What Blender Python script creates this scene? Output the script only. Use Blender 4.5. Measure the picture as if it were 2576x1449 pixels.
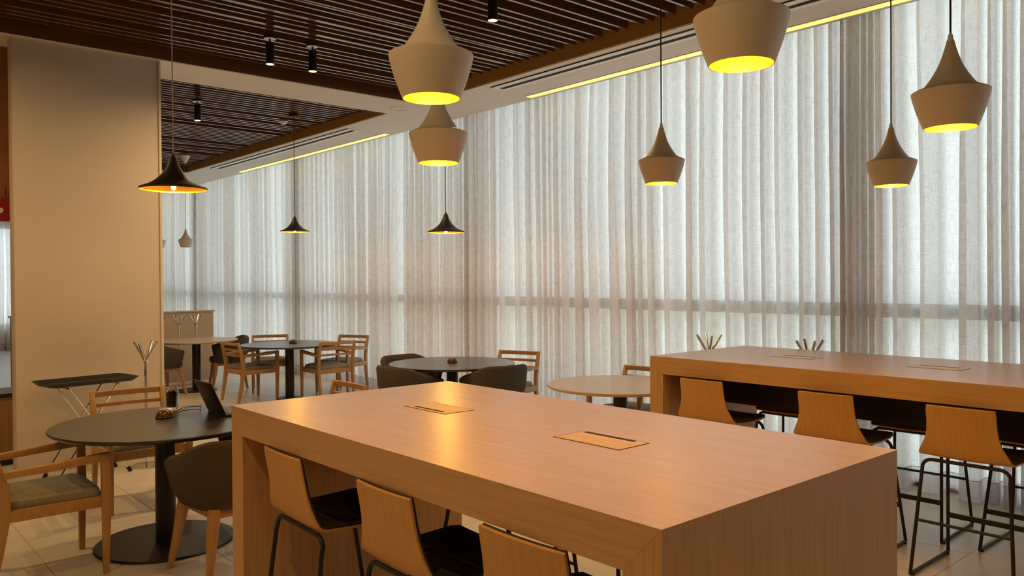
import bpy, bmesh, math, random
from mathutils import Vector, Matrix, noise

# ------------------------------------------------------------------ scene, camera, world, exposure
for o in list(bpy.data.objects):
    bpy.data.objects.remove(o, do_unlink=True)
SC = bpy.context.scene
COL = SC.collection
R = math.radians

CAM_H = 1.6
YAW, PITCH, ROLL = R(41.33), R(0.663), R(-0.40)
cd = bpy.data.cameras.new('camera')
cd.sensor_width = 36.0
cd.lens = 2005.3 / 2576 * 36.0
cd.clip_start = 0.05
cd.clip_end = 200
cam = bpy.data.objects.new('camera', cd)
COL.objects.link(cam)
fw = Vector((math.sin(YAW) * math.cos(PITCH), math.cos(YAW) * math.cos(PITCH), -math.sin(PITCH)))
rt = Vector((math.cos(YAW), -math.sin(YAW), 0))
up = rt.cross(fw)
r2 = rt * math.cos(ROLL) + up * math.sin(ROLL)
u2 = -rt * math.sin(ROLL) + up * math.cos(ROLL)
m = Matrix((r2, u2, -fw)).transposed().to_4x4()
m.translation = Vector((0, 0, CAM_H))
cam.matrix_world = m
SC.camera = cam

SKY = 2.75            # overcast daylight outside the glazing
LAMP = 19.0          # watts per pendant bulb
SPOT = 19.5          # watts per cylinder spot
W = bpy.data.worlds.new('overcast_sky')
SC.world = W
W.use_nodes = True
bg = W.node_tree.nodes['Background']
bg.inputs['Color'].default_value = (0.82, 0.94, 1.0, 1)
bg.inputs['Strength'].default_value = SKY

SC.view_settings.view_transform = 'Standard'
SC.view_settings.look = 'None'
SC.view_settings.gamma = 1.0
SC.view_settings.use_curve_mapping = False
SC.view_settings.exposure = -0.15
SC.cycles.use_denoising = True
SC.cycles.adaptive_threshold = 0.08
SC.cycles.max_bounces = 6
SC.cycles.diffuse_bounces = 3
SC.cycles.glossy_bounces = 2
SC.cycles.transmission_bounces = 6
SC.cycles.transparent_max_bounces = 8
SC.cycles.sample_clamp_indirect = 4.0
SC.cycles.caustics_reflective = False
SC.cycles.caustics_refractive = False

random.seed(7)
BULB_COL = (1.0, 0.48, 0.055)
SPOT_COL = (1.0, 0.65, 0.28)

# ------------------------------------------------------------------ materials
def srgb(r, g, b):
    f = lambda c: c / 12.92 if c <= 0.04045 else ((c + 0.055) / 1.055) ** 2.4
    return (f(r / 255), f(g / 255), f(b / 255), 1)

def mat(name, col, rough=0.5, metal=0.0, spec=0.5, var=0.0, scale=(8, 8, 8), bump=0.0, coat=0.0, emis=None, estr=0.0, sheen=0.0, coords='Object'):
    m = bpy.data.materials.new(name)
    m.use_nodes = True
    nt = m.node_tree
    p = nt.nodes['Principled BSDF']
    p.inputs['Base Color'].default_value = col
    p.inputs['Roughness'].default_value = rough
    p.inputs['Metallic'].default_value = metal
    p.inputs['Specular IOR Level'].default_value = spec
    p.inputs['Coat Weight'].default_value = coat
    p.inputs['Sheen Weight'].default_value = sheen
    if emis:
        p.inputs['Emission Color'].default_value = (*emis, 1)
        p.inputs['Emission Strength'].default_value = estr
    if var or bump:
        tc = nt.nodes.new('ShaderNodeTexCoord')
        mp = nt.nodes.new('ShaderNodeMapping')
        mp.inputs['Scale'].default_value = scale
        nz = nt.nodes.new('ShaderNodeTexNoise')
        nz.inputs['Scale'].default_value = 1.0
        nz.inputs['Detail'].default_value = 3
        nz.inputs['Roughness'].default_value = 0.6
        nt.links.new(tc.outputs[coords], mp.inputs['Vector'])
        nt.links.new(mp.outputs['Vector'], nz.inputs['Vector'])
        if var:
            rp = nt.nodes.new('ShaderNodeValToRGB')
            c = col
            rp.color_ramp.elements[0].position = 0.3
            rp.color_ramp.elements[1].position = 0.7
            rp.color_ramp.elements[0].color = (c[0] * (1 - var), c[1] * (1 - var), c[2] * (1 - var * 1.15), 1)
            rp.color_ramp.elements[1].color = (min(1, c[0] * (1 + var)), min(1, c[1] * (1 + var)), min(1, c[2] * (1 + var)), 1)
            nt.links.new(nz.outputs['Fac'], rp.inputs['Fac'])
            nt.links.new(rp.outputs['Color'], p.inputs['Base Color'])
        if bump:
            b = nt.nodes.new('ShaderNodeBump')
            b.inputs['Strength'].default_value = bump
            b.inputs['Distance'].default_value = 0.004
            nt.links.new(nz.outputs['Fac'], b.inputs['Height'])
            nt.links.new(b.outputs['Normal'], p.inputs['Normal'])
    return m

OAK = srgb(206, 160, 112)
M = {}
M['oak_y'] = mat('oak_grain_lengthwise', OAK, 0.36, var=0.11, scale=(70, 3, 70), bump=0.05, coat=0.45)
M['oak_y'].node_tree.nodes['Principled BSDF'].inputs['Coat Roughness'].default_value = 0.28
M['oak_z'] = mat('oak_grain_upright', OAK, 0.42, var=0.13, scale=(110, 110, 3), bump=0.05)
M['flap'] = mat('oak_flap', srgb(226, 186, 138), 0.42, var=0.08, scale=(80, 4, 80))
M['ply'] = mat('oak_plywood', srgb(212, 158, 92), 0.42, var=0.06, scale=(12, 60, 6))
M['chairwood'] = mat('beech_wood', srgb(184, 140, 92), 0.45, var=0.10, scale=(30, 30, 6))
M['cushion'] = mat('grey_green_fabric', srgb(142, 136, 122), 0.9, var=0.10, scale=(60, 60, 60), bump=0.2, sheen=0.1)
M['tub'] = mat('charcoal_fabric', srgb(76, 66, 59), 0.9, var=0.10, scale=(90, 90, 90), bump=0.2)
M['pad'] = mat('dark_brown_upholstery', srgb(52, 44, 38), 0.75, var=0.08, scale=(60, 60, 60), bump=0.1)
M['black'] = mat('black_powder_coat', srgb(24, 22, 22), 0.45, metal=0.0)
M['blacktop'] = mat('black_laminate', srgb(42, 39, 39), 0.33, var=0.06, scale=(200, 200, 200), coat=0.5)
M['lighttop'] = mat('pale_oak_laminate', srgb(205, 176, 140), 0.36, var=0.06, scale=(4, 50, 50), coat=0.5)
for _k in ('blacktop', 'lighttop'):
    M[_k].node_tree.nodes['Principled BSDF'].inputs['Coat Roughness'].default_value = 0.24
M['chrome'] = mat('chrome', (0.75, 0.73, 0.7, 1), 0.14, metal=1.0)
M['lampwhite'] = mat('white_lacquer', srgb(222, 210, 194), 0.5, var=0.03, scale=(20, 20, 60), bump=0.03)
M['lampblack'] = mat('black_lacquer', srgb(40, 34, 30), 0.5, var=0.05, scale=(20, 20, 60))
M['gold'] = mat('brushed_brass', (0.95, 0.55, 0.10, 1), 0.38, metal=1.0)
M['cordwhite'] = mat('pale_cord', srgb(170, 155, 140), 0.7)
M['cordbacklit'] = mat('backlit_cord', srgb(50, 42, 38), 0.7)  # cord colour darkened to stand for backlighting by the bright curtain
M['lens'] = mat('lit_spot_lens', (1, 0.9, 0.7, 1), 0.3, emis=SPOT_COL, estr=6.0)
M['strip'] = mat('lit_linear_diffuser', (1, 0.85, 0.4, 1), 0.4, emis=(1.0, 0.72, 0.16), estr=1.15)
M['gypsum'] = mat('white_gypsum', srgb(238, 230, 221), 0.85, var=0.015, scale=(2, 2, 2))
M['wall'] = mat('warm_white_paint', srgb(224, 210, 193), 0.8, var=0.02, scale=(1.5, 1.5, 1.5), bump=0.01)
M['fin'] = mat('glossy_walnut_slat', srgb(94, 66, 45), 0.17, spec=0.9, var=0.12, scale=(2, 60, 60), coat=0.8)
for _k, _v in (('Coat Roughness', 0.14), ('Coat Tint', (1.0, 0.88, 0.76, 1)), ('Specular Tint', (1.0, 0.84, 0.70, 1))):
    M['fin'].node_tree.nodes['Principled BSDF'].inputs[_k].default_value = _v
M['finback'] = mat('dark_slat_backing', srgb(70, 50, 36), 0.8)
M['trim'] = mat('walnut_trim', srgb(186, 142, 82), 0.5, var=0.08, scale=(30, 2, 30))
M['tile'] = mat('porcelain_tile', srgb(222, 210, 193), 0.34, var=0.035, scale=(5, 5, 5))
M['grout'] = mat('tile_grout', srgb(188, 175, 159), 0.9)
M['alu'] = mat('window_aluminium', srgb(110, 104, 98), 0.5, metal=0.3)
M['slotlight'] = mat('white_diffuser_blade', srgb(244, 238, 230), 0.3)
M['slotdark'] = mat('dark_slot', srgb(34, 26, 22), 0.8)
M['panel'] = mat('taupe_partition_panel', srgb(204, 174, 144), 0.7, var=0.03, scale=(2, 2, 2))
M['dome'] = mat('brown_glaze', srgb(92, 58, 32), 0.25, var=0.15, scale=(30, 30, 30))
M['coffee'] = mat('black_coffee', srgb(26, 12, 8), 0.12)
M['ice'] = mat('ice_and_cream', srgb(170, 130, 100), 0.15)
M['coaster'] = mat('kraft_coaster', srgb(236, 196, 146), 0.8, var=0.05, scale=(50, 50, 50))
M['laptop'] = mat('dark_laptop_shell', srgb(46, 42, 40), 0.4, metal=0.4)
M['keys'] = mat('laptop_keys', srgb(120, 118, 114), 0.35)
M['screen'] = mat('laptop_screen', srgb(18, 18, 20), 0.15)
M['red'] = mat('red_sign_face', srgb(150, 28, 20), 0.45)
M['white'] = mat('white_print', srgb(225, 215, 205), 0.6)
M['marble'] = mat('bronze_glossy_cladding', srgb(160, 108, 60), 0.3, var=0.22, scale=(1.2, 1.2, 1.6))
M['cladding'] = mat('striped_wood_cladding', srgb(150, 108, 62), 0.5, var=0.22, scale=(60, 60, 1.5))
M['pave'] = mat('pale_paving', srgb(242, 238, 224), 0.9, var=0.03, scale=(1, 1, 1))
M['thread'] = mat('brown_thread', srgb(96, 78, 62), 0.9)
M['rubber'] = mat('black_rubber', srgb(18, 16, 15), 0.8)

# clear pane: mostly straight-through with a weak mirror
def pane_mat():
    m = bpy.data.materials.new('clear_pane')
    m.use_nodes = True
    nt = m.node_tree
    nt.nodes.remove(nt.nodes['Principled BSDF'])
    out = nt.nodes['Material Output']
    t = nt.nodes.new('ShaderNodeBsdfTransparent')
    t.inputs['Color'].default_value = (0.93, 0.96, 0.96, 1)
    g = nt.nodes.new('ShaderNodeBsdfGlossy')
    g.inputs['Roughness'].default_value = 0.03
    mx = nt.nodes.new('ShaderNodeMixShader')
    mx.inputs['Fac'].default_value = 0.06
    nt.links.new(t.outputs[0], mx.inputs[1])
    nt.links.new(g.outputs[0], mx.inputs[2])
    nt.links.new(mx.outputs[0], out.inputs['Surface'])
    return m
M['pane'] = pane_mat()
M['bulb'] = M['pane'].copy()
M['bulb'].name = 'clear_bulb_glass'
for _k in ('strip', 'lens'):
    M[_k].cycles.emission_sampling = 'NONE'

def glass_mat():
    m = bpy.data.materials.new('drinking_glass')
    m.use_nodes = True
    p = m.node_tree.nodes['Principled BSDF']
    p.inputs['Base Color'].default_value = (0.95, 0.95, 0.95, 1)
    p.inputs['Roughness'].default_value = 0.03
    p.inputs['Transmission Weight'].default_value = 1.0
    p.inputs['IOR'].default_value = 1.45
    return m
M['glass'] = glass_mat()

# slubby linen: diffuse front, translucent to the daylight behind
def linen_mat():
    m = bpy.data.materials.new('sheer_linen')
    m.use_nodes = True
    nt = m.node_tree
    nt.nodes.remove(nt.nodes['Principled BSDF'])
    out = nt.nodes['Material Output']
    N = nt.nodes.new
    uv = N('ShaderNodeUVMap'); uv.uv_map = 'cloth'
    def slub(sx, sy):
        mp = N('ShaderNodeMapping'); mp.inputs['Scale'].default_value = (sx, sy, 1)
        nz = N('ShaderNodeTexNoise'); nz.inputs['Scale'].default_value = 1.0
        nz.inputs['Detail'].default_value = 1
        nz.inputs['Roughness'].default_value = 0.55
        nt.links.new(uv.outputs['UV'], mp.inputs['Vector'])
        nt.links.new(mp.outputs['Vector'], nz.inputs['Vector'])
        return nz.outputs['Fac']
    a = slub(150, 10)      # upright yarns
    b = slub(13, 200)     # cross yarns
    def math_(op, x, y):
        n = N('ShaderNodeMath'); n.operation = op
        for i, v in enumerate((x, y)):
            if isinstance(v, (int, float)):
                n.inputs[i].default_value = v
            else:
                nt.links.new(v, n.inputs[i])
        return n.outputs[0]
    s = math_('MAXIMUM', math_('SUBTRACT', a, 0.03), math_('SUBTRACT', b, 0.03))
    rp = N('ShaderNodeMapRange')
    rp.inputs['From Min'].default_value = 0.40
    rp.inputs['From Max'].default_value = 0.64
    rp.inputs['To Min'].default_value = 0.0
    rp.inputs['To Max'].default_value = 1.0
    nt.links.new(s, rp.inputs['Value'])
    den = rp.outputs['Result']
    mixc = N('ShaderNodeMix'); mixc.data_type = 'RGBA'
    mixc.inputs['A'].default_value = (0.97, 0.93, 0.91, 1)
    mixc.inputs['B'].default_value = (0.72, 0.66, 0.62, 1)
    nt.links.new(den, mixc.inputs['Factor'])
    tl = N('ShaderNodeBsdfTranslucent'); nt.links.new(mixc.outputs['Result'], tl.inputs['Color'])
    df = N('ShaderNodeBsdfDiffuse'); df.inputs['Color'].default_value = (0.78, 0.65, 0.55, 1)
    m1 = N('ShaderNodeMixShader'); m1.inputs['Fac'].default_value = 0.62
    nt.links.new(df.outputs[0], m1.inputs[1]); nt.links.new(tl.outputs[0], m1.inputs[2])
    tr = N('ShaderNodeBsdfTransparent')      # the open weave lets a little straight through
    m2 = N('ShaderNodeMixShader'); m2.inputs['Fac'].default_value = 0.10
    nt.links.new(m1.outputs[0], m2.inputs[1]); nt.links.new(tr.outputs[0], m2.inputs[2])
    nt.links.new(m2.outputs[0], out.inputs['Surface'])
    return m
M['linen'] = linen_mat()

# ------------------------------------------------------------------ mesh helpers
class MB:
    def __init__(s):
        s.v = []; s.f = []
    def quadgrid(s, rows, closed_u=False, closed_v=False):
        """rows: list of equally long lists of points"""
        b = len(s.v); n = len(rows[0])
        for r in rows: s.v += [tuple(p) for p in r]
        nr = len(rows)
        for i in range(nr if closed_v else nr - 1):
            for j in range(n if closed_u else n - 1):
                i2, j2 = (i + 1) % nr, (j + 1) % n
                s.f.append((b + i * n + j, b + i * n + j2, b + i2 * n + j2, b + i2 * n + j))
        return s
    def cap(s, pts, flip=False):
        b = len(s.v); s.v += [tuple(p) for p in pts]
        f = list(range(b, b + len(pts)))
        s.f.append(tuple(reversed(f)) if flip else tuple(f))
        return s
    def box(s, x0, x1, y0, y1, z0, z1):
        b = len(s.v)
        s.v += [(x0, y0, z0), (x1, y0, z0), (x1, y1, z0), (x0, y1, z0), (x0, y0, z1), (x1, y0, z1), (x1, y1, z1), (x0, y1, z1)]
        s.f += [tuple(b + i for i in q) for q in ((0, 3, 2, 1), (4, 5, 6, 7), (0, 1, 5, 4), (1, 2, 6, 5), (2, 3, 7, 6), (3, 0, 4, 7))]
        return s
    def prism(s, poly, axis, a0, a1):
        """poly of 2-D points extruded along axis ('x': (y,z), 'y': (x,z), 'z': (x,y))"""
        def P(p, a):
            return (a, p[0], p[1]) if axis == 'x' else (p[0], a, p[1]) if axis == 'y' else (p[0], p[1], a)
        b = len(s.v); n = len(poly)
        s.v += [P(p, a0) for p in poly] + [P(p, a1) for p in poly]
        s.f.append(tuple(range(b, b + n))); s.f.append(tuple(reversed(range(b + n, b + 2 * n))))
        for i in range(n):
            j = (i + 1) % n
            s.f.append((b + j, b + i, b + n + i, b + n + j))
        return s
    def lathe(s, prof, n=32, c=(0, 0, 0), captop=False, capbot=False):
        rows = []
        for r, z in prof:
            rows.append([(c[0] + r * math.cos(2 * math.pi * k / n), c[1] + r * math.sin(2 * math.pi * k / n), c[2] + z) for k in range(n)])
        s.quadgrid(rows, closed_u=True)
        if capbot: s.cap(rows[0], True)
        if captop: s.cap(rows[-1])
        return s
    def tube(s, pts, r, n=10, caps=True):
        pts = [Vector(p) for p in pts]
        rr = r if isinstance(r, (list, tuple)) else [r] * len(pts)
        rows = []
        prev = None
        for i, p in enumerate(pts):
            d = (pts[min(i + 1, len(pts) - 1)] - pts[max(i - 1, 0)]).normalized()
            if prev is None:
                a = Vector((0, 0, 1)) if abs(d.z) < 0.9 else Vector((1, 0, 0))
                x = d.cross(a).normalized()
            else:
                x = (prev - d * prev.dot(d)).normalized()
            prev = x
            y = d.cross(x)
            rows.append([p + x * (rr[i] * math.cos(2 * math.pi * k / n)) + y * (rr[i] * math.sin(2 * math.pi * k / n)) for k in range(n)])
        s.quadgrid(rows, closed_u=True)
        if caps:
            s.cap(rows[0], True); s.cap(rows[-1])
        return s
    def rectsweep(s, pts, w, h, side):
        """rectangular section swept along pts; side = constant width direction; w along side, h along the other; w,h may be lists"""
        pts = [Vector(p) for p in pts]; side = Vector(side).normalized()
        W_ = w if isinstance(w, (list, tuple)) else [w] * len(pts)
        H_ = h if isinstance(h, (list, tuple)) else [h] * len(pts)
        rows = []
        for i, p in enumerate(pts):
            d = (pts[min(i + 1, len(pts) - 1)] - pts[max(i - 1, 0)]).normalized()
            nn = d.cross(side).normalized()
            a, b2 = side * (W_[i] / 2), nn * (H_[i] / 2)
            rows.append([p - a - b2, p + a - b2, p + a + b2, p - a + b2])
        s.quadgrid(rows, closed_u=True)
        s.cap(rows[0], True); s.cap(rows[-1])
        return s
    def build(s, name, material, parent=None, smooth=False, bevel=0.0, seg=2, fix=True):
        me = bpy.data.meshes.new(name)
        me.from_pydata([tuple(p) for p in s.v], [], s.f)
        bm = bmesh.new(); bm.from_mesh(me)
        bmesh.ops.remove_doubles(bm, verts=bm.verts, dist=1e-5)
        if fix:
            bmesh.ops.recalc_face_normals(bm, faces=bm.faces)
        if bevel:
            ed = [e for e in bm.edges if len(e.link_faces) == 2 and e.calc_face_angle(0) > 0.5]
            bmesh.ops.bevel(bm, geom=ed, offset=bevel, segments=seg, profile=0.5, affect='EDGES', clamp_overlap=True)
        bm.to_mesh(me); bm.free()
        if smooth or bevel:
            for p in me.polygons: p.use_smooth = True
            try:
                me.set_sharp_from_angle(angle=R(40))
            except Exception:
                pass
        me.materials.append(material)
        o = bpy.data.objects.new(name, me)
        COL.objects.link(o)
        if parent: o.parent = parent
        return o

def box(name, b, material, parent=None, bevel=0.0, seg=2):
    return MB().box(*b).build(name, material, parent, bevel=bevel, seg=seg)

def thing(name, label, cat, loc=(0, 0, 0), rz=0.0, group=None):
    o = bpy.data.objects.new(name, None)
    COL.objects.link(o)
    o.empty_display_size = 0.1
    o.location = loc; o.rotation_euler = (0, 0, rz)
    o['label'] = label; o['category'] = cat
    if group: o['group'] = group
    return o

def tag(o, label, cat, group=None):
    o['label'] = label; o['category'] = cat
    if group: o['group'] = group
    return o

def structure(o, label=None):
    o['kind'] = 'structure'
    if label: o['label'] = label
    return o

def copy_tree(o, parent=None):
    c = o.copy(); COL.objects.link(c)
    if parent is not None:
        c.parent = parent
    for ch in list(o.children):
        copy_tree(ch, c)
    return c

def place(proto, used, loc, rz, label, group):
    o = proto if not used[0] else copy_tree(proto)
    used[0] = True
    o.location = loc; o.rotation_euler = (0, 0, rz)
    o['label'] = label; o['group'] = group
    return o

def arc(cx, cz, r, a0, a1, n=5):
    return [(cx + r * math.cos(a0 + (a1 - a0) * k / n), cz + r * math.sin(a0 + (a1 - a0) * k / n)) for k in range(n + 1)]

# ------------------------------------------------------------------ the setting
ZC = 3.62          # gypsum ceiling height
XC = 6.22          # curtain line
XL, YB, YF = -4.6, -4.6, 22.0

# floor slab with laid tiles
fl = structure(box('floor', (XL, 6.75, YB, YF, -0.12, -0.004), M['grout']), 'pale beige porcelain tile floor')
TS, GAP = 0.8, 0.003
def tile_mesh(w, d):
    mb = MB()
    h = 0.0
    c = 0.0015
    mb.prism([(0, -0.02), (w, -0.02), (w, -c), (w - c, h), (c, h), (0, -c)], 'y', 0, d)
    return mb
t0 = tile_mesh(TS - GAP, TS - GAP).build('tile', M['tile'], fl)
first = True
for i in range(9):
    for j in range(20):
        x, y = -0.62 + i * TS, 0.1 + j * TS
        if i == 8 and x > 6.5:
            continue
        o = t0 if first else t0.copy()
        if not first:
            COL.objects.link(o); o.parent = fl
        first = False
        o.location = (x, y, 0)
for nm, b in (('tile_border', (XL, -0.62 - GAP, YB, YF, -0.02, 0)), ('tile_border', (-0.62, 6.58 - GAP, YB, 0.1 - GAP, -0.02, 0)),
              ('tile_border', (-0.62, 6.58 - GAP, 16.1, YF, -0.02, 0))):
    box(nm, b, M['tile'], fl)

# walls
structure(box('wall_left', (XL - 0.2, XL, YB, YF, 0, 4.1), M['wall']), 'plain warm white wall far left')
structure(box('wall_behind', (XL, 6.75, YB - 0.2, YB, 0, 4.1), M['wall']), 'plain warm white wall behind the camera')
wb = MB().box(XL, 2.3, YF, YF + 0.2, 0, 4.1).box(4.5, 6.75, YF, YF + 0.2, 0, 4.1).box(2.3, 4.5, YF, YF + 0.2, 0, 0.55).box(2.3, 4.5, YF, YF + 0.2, 2.95, 4.1)
wb = structure(wb.build('wall_back', M['wall'], fix=False), 'warm white end wall beyond the tables')
w = bpy.data.objects.new('window_7', None); COL.objects.link(w); w.location = (3.4, YF + 0.1, 0); structure(w, 'end wall window glimpsed left of the pier')
for b in ((-1.1, -1.04, -0.03, 0.03, 0.55, 2.95), (1.04, 1.1, -0.03, 0.03, 0.55, 2.95), (-1.04, 1.04, -0.03, 0.03, 0.55, 0.61), (-1.04, 1.04, -0.03, 0.03, 2.89, 2.95)):
    box('frame_bar', b, M['alu'], w)
box('pane', (-1.04, 1.04, -0.005, 0.005, 0.61, 2.89), M['pane'], w)
colw = structure(box('wall_middle', (1.255, 2.40, 7.60, 7.78, 0, ZC), M['wall'], bevel=0.004), 'broad warm white wall pier left of the curtains')
structure(box('trim_1', (2.40, 2.422, 7.588, 7.80, 0, ZC - 0.01), M['gypsum'], bevel=0.003), 'slim white corner guard on the pier')

# ceiling: gypsum band along the curtains, cross beams, slatted bays set back above them
ce = structure(box('ceiling', (XL - 0.2, 7.0, YB - 0.2, YF + 0.2, 4.02, 4.12), M['gypsum']), 'white gypsum ceiling with recessed walnut slat bays')
XS = 5.30
box('curtain_band', (XS, 6.13, YB, YF, ZC, 4.02), M['gypsum'], ce)
box('curtain_pocket', (6.13, 6.75, YB, YF, 3.86, 4.02), M['gypsum'], ce)
box('cross_beam', (XL, XS, 7.60, 8.29, ZC, 4.02), M['gypsum'], ce)
box('cross_beam', (XL, XS, 15.15, YF, ZC, 4.02), M['gypsum'], ce)
for y0, y1 in ((YB, 7.60), (8.29, 15.15)):
    box('slat_backing', (XL, XS - 0.02, y0, y1, 3.90, 4.0), M['finback'], ce)
    box('recess_trim', (XS - 0.018, XS - 0.001, y0 + 0.02, y1 - 0.02, ZC + 0.004, 3.9), M['trim'], ce)
    box('recess_trim', (XL, XS - 0.02, y1 - 0.018, y1 - 0.001, ZC + 0.004, 3.9), M['fin'], ce)
# shadow line along the near side of the first beam
box('beam_trim', (XL, XS, 7.585, 7.60, ZC - 0.004, ZC + 0.018), M['gypsum'], ce)

near_y = [4.426, 4.532, 4.716, 4.822, 4.93, 5.036, 5.196, 5.308, 5.417, 5.523, 5.568, 5.66, 5.783, 5.902, 6.007, 6.116, 6.248, 6.356,
          6.552, 6.66, 6.765, 6.875, 7.082, 7.19, 7.29, 7.40]
y = 4.426
k = 0
ext = []
while y > YB + 0.3:
    y -= (0.17, 0.108, 0.108, 0.108)[k % 4]
    k += 1
    ext.append(y)
far_y = [8.45, 8.56, 8.665, 8.773, 8.885, 8.983, 9.082, 9.185, 9.285, 9.414, 9.524, 9.62, 9.80, 9.90, 10.01, 10.20, 10.30, 10.40, 10.50, 10.71,
         10.95, 11.05, 11.15, 11.25, 11.357, 11.463, 11.58, 11.70, 11.82, 11.93, 12.2, 12.36, 12.47, 12.75, 12.95, 13.07, 13.4, 13.55, 13.68, 13.80,
         13.92, 14.1, 14.25, 14.48, 14.62, 14.8, 14.95]
fin0 = None
for yy in sorted(ext) + near_y + far_y:
    if fin0 is None:
        fin0 = box('slat', (XL + 0.05, XS - 0.09, -0.012, 0.012, 3.70, 3.86), M['fin'], ce)
        o = fin0
    else:
        o = fin0.copy(); COL.objects.link(o); o.parent = ce
    o.location = (0, yy, 0)
    if yy in (5.902, 6.248): o.scale = (1, 1.9, 1)

# glazing behind the curtains: one window per bay, frame and two panes each
def window(n, y0, y1):
    X0, X1 = 6.36, 6.44
    w = bpy.data.objects.new('window_%d' % n, None); COL.objects.link(w)
    w.location = (6.4, (y0 + y1) / 2, 0); structure(w, 'tall window bay behind the sheer curtain')
    d = (y1 - y0) / 2; L = lambda a: (a[0] - 6.4, a[1] - 6.4, a[2], a[3], a[4], a[5])
    box('frame_post', L((X0, X1, -d, -d + 0.035, 0, 3.86)), M['alu'], w)
    box('frame_post', L((X0, X1, d - 0.035, d, 0, 3.86)), M['alu'], w)
    box('frame_rail', L((X0, X1, -d + 0.035, d - 0.035, 1.275, 1.385)), M['alu'], w)
    box('frame_rail', L((X0, X1, -d + 0.035, d - 0.035, 0, 0.06)), M['alu'], w)
    box('frame_rail', L((X0, X1, -d + 0.035, d - 0.035, 3.80, 3.86)), M['alu'], w)
    for z0, z1 in ((0.06, 1.275), (1.385, 3.80)):
        box('pane', L((6.395, 6.405, -d + 0.035, d - 0.035, z0, z1)), M['pane'], w)
bays = [YB, -1.70, 3.05, 7.87, 12.63, 17.37, YF]
for n in range(len(bays) - 1):
    window(n + 1, bays[n], bays[n + 1])
structure(box('added_sill_strip', (6.31, 6.75, YB, YF, 0.0005, 0.03), M['alu']), 'added dark strip under the windows, dims floor glow behind the curtain')  # added strip that darkens the bright floor behind the curtain hem
structure(box('ground_outside', (6.76, 60, -40, 60, -0.3, -0.12), M['pave']), 'pale paving outside the windows')

# ------------------------------------------------------------------ curtains
def ns(a, b, c=0.0):
    return noise.noise(Vector((a, b, c)))

def curtain(y0, y1, seed, label, bunch=0.10, full=1.0, curl=1.0, x_base=XC, ztop=3.84, axis='y'):
    rnd = random.Random(seed)
    # cumulative fold phase with uneven fold widths, bunched at both selvedges
    L = y1 - y0
    step = 0.0075
    n = int(L / step)
    th = [0.0]; P = []
    knots = [rnd.choice((0.09, 0.11, 0.14, 0.18, 0.24, 0.31)) * rnd.uniform(0.9, 1.1) for _ in range(int(L / 0.16) + 4)]
    for i in range(n):
        s = i * step
        e = min(s, L - s)
        kx = s / 0.16; k0 = int(kx); fr = kx - k0
        p = knots[k0] * (1 - fr) + knots[k0 + 1] * fr
        if s < 0.04 or L - s < bunch: p = 0.055
        P.append(p)
        th.append(th[-1] + 2 * math.pi * step / p)
    P.append(P[-1])
    zs = [ztop] + [q for q in (3.7, 3.5, 3.2) if q < ztop] + [2.85, 2.5, 2.1, 1.7, 1.35, 1.0, 0.7, 0.45, 0.25, 0.15, 0.06, 0.0015]
    rows = []; uvs = []
    for z in zs:
        t = (ztop - z) / ztop
        row = []; ur = []
        for i in range(n + 1):
            s = i * step; yy = y0 + s
            p = P[i]
            q = th[i] + 1.5 * ns(yy * 1.1, z * 0.28, seed) * min(1, t * 2.2)
            drift = 0.05 * ns(yy * 0.7, z * 0.22, seed + 5.3) * t
            open_ = 0.5 + 0.5 * math.tanh(3 * ns(yy * 0.9, z * 0.12, seed + 9.1) + 0.3)
            amp = (0.040 + 0.022 * min(1, t * 2)) * (1 - 0.30 * open_ * min(1, 2.0 * t))
            amp *= (1.3 if p < 0.06 else min(1.3, p / 0.11)) * full
            sq = math.tanh(2.4 * math.sin(q)) + 0.12 * math.sin(3.1 * q + 2 * seed)
            bcurl = min(p, 0.26) * curl * (0.03 + 0.15 * (1 - open_) * min(1, 0.45 + t))
            x = x_base + amp * sq + 0.010 * math.sin(0.43 * q + seed) * min(1, 2 * t)
            yv = yy - bcurl * math.sin(2 * q) + drift
            if z < 0.3:
                x -= (0.3 - z) * 0.10 * ns(yy * 1.7, 0, seed + 3)
            row.append((x, yv, z)); ur.append((s * 1.7 + seed, z))
        rows.append(row); uvs.append(ur)
    def cloth(name, rows, uvs, parent):
        mb = MB().quadgrid(rows)
        me = bpy.data.meshes.new(name)
        me.from_pydata(mb.v, [], mb.f)
        uvl = me.uv_layers.new(name='cloth')
        flat = [u for r in uvs for u in r]
        for lp in me.loops:
            uvl.data[lp.index].uv = flat[lp.vertex_index]
        for pg in me.polygons: pg.use_smooth = True
        me.materials.append(M['linen'])
        o = bpy.data.objects.new(name, me); COL.objects.link(o)
        o.parent = parent
        return o
    root = thing('sheer_curtain', label, 'curtain', (0, 0, 0), 0, 'sheer linen curtains along the window wall')
    cloth('drape', rows, uvs, root)
    iz = zs.index(0.15)
    hem = [[(p[0] + 0.006, p[1], p[2]) for p in r] for r in rows[iz:]]
    cloth('hem', hem, uvs[iz:], root)
    st = [[(p[0] - 0.0015, p[1], 0.152) for p in rows[iz]], [(p[0] - 0.0015, p[1], 0.1485) for p in rows[iz]]]
    o = MB().quadgrid(st).build('hem_stitch', M['thread'], root, fix=False)
    tp = [[(p[0] + 0.006, p[1], p[2]) for p in r] for r in rows[:2]]
    cloth('heading_tape', tp, uvs[:2], root)
    return root

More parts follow.
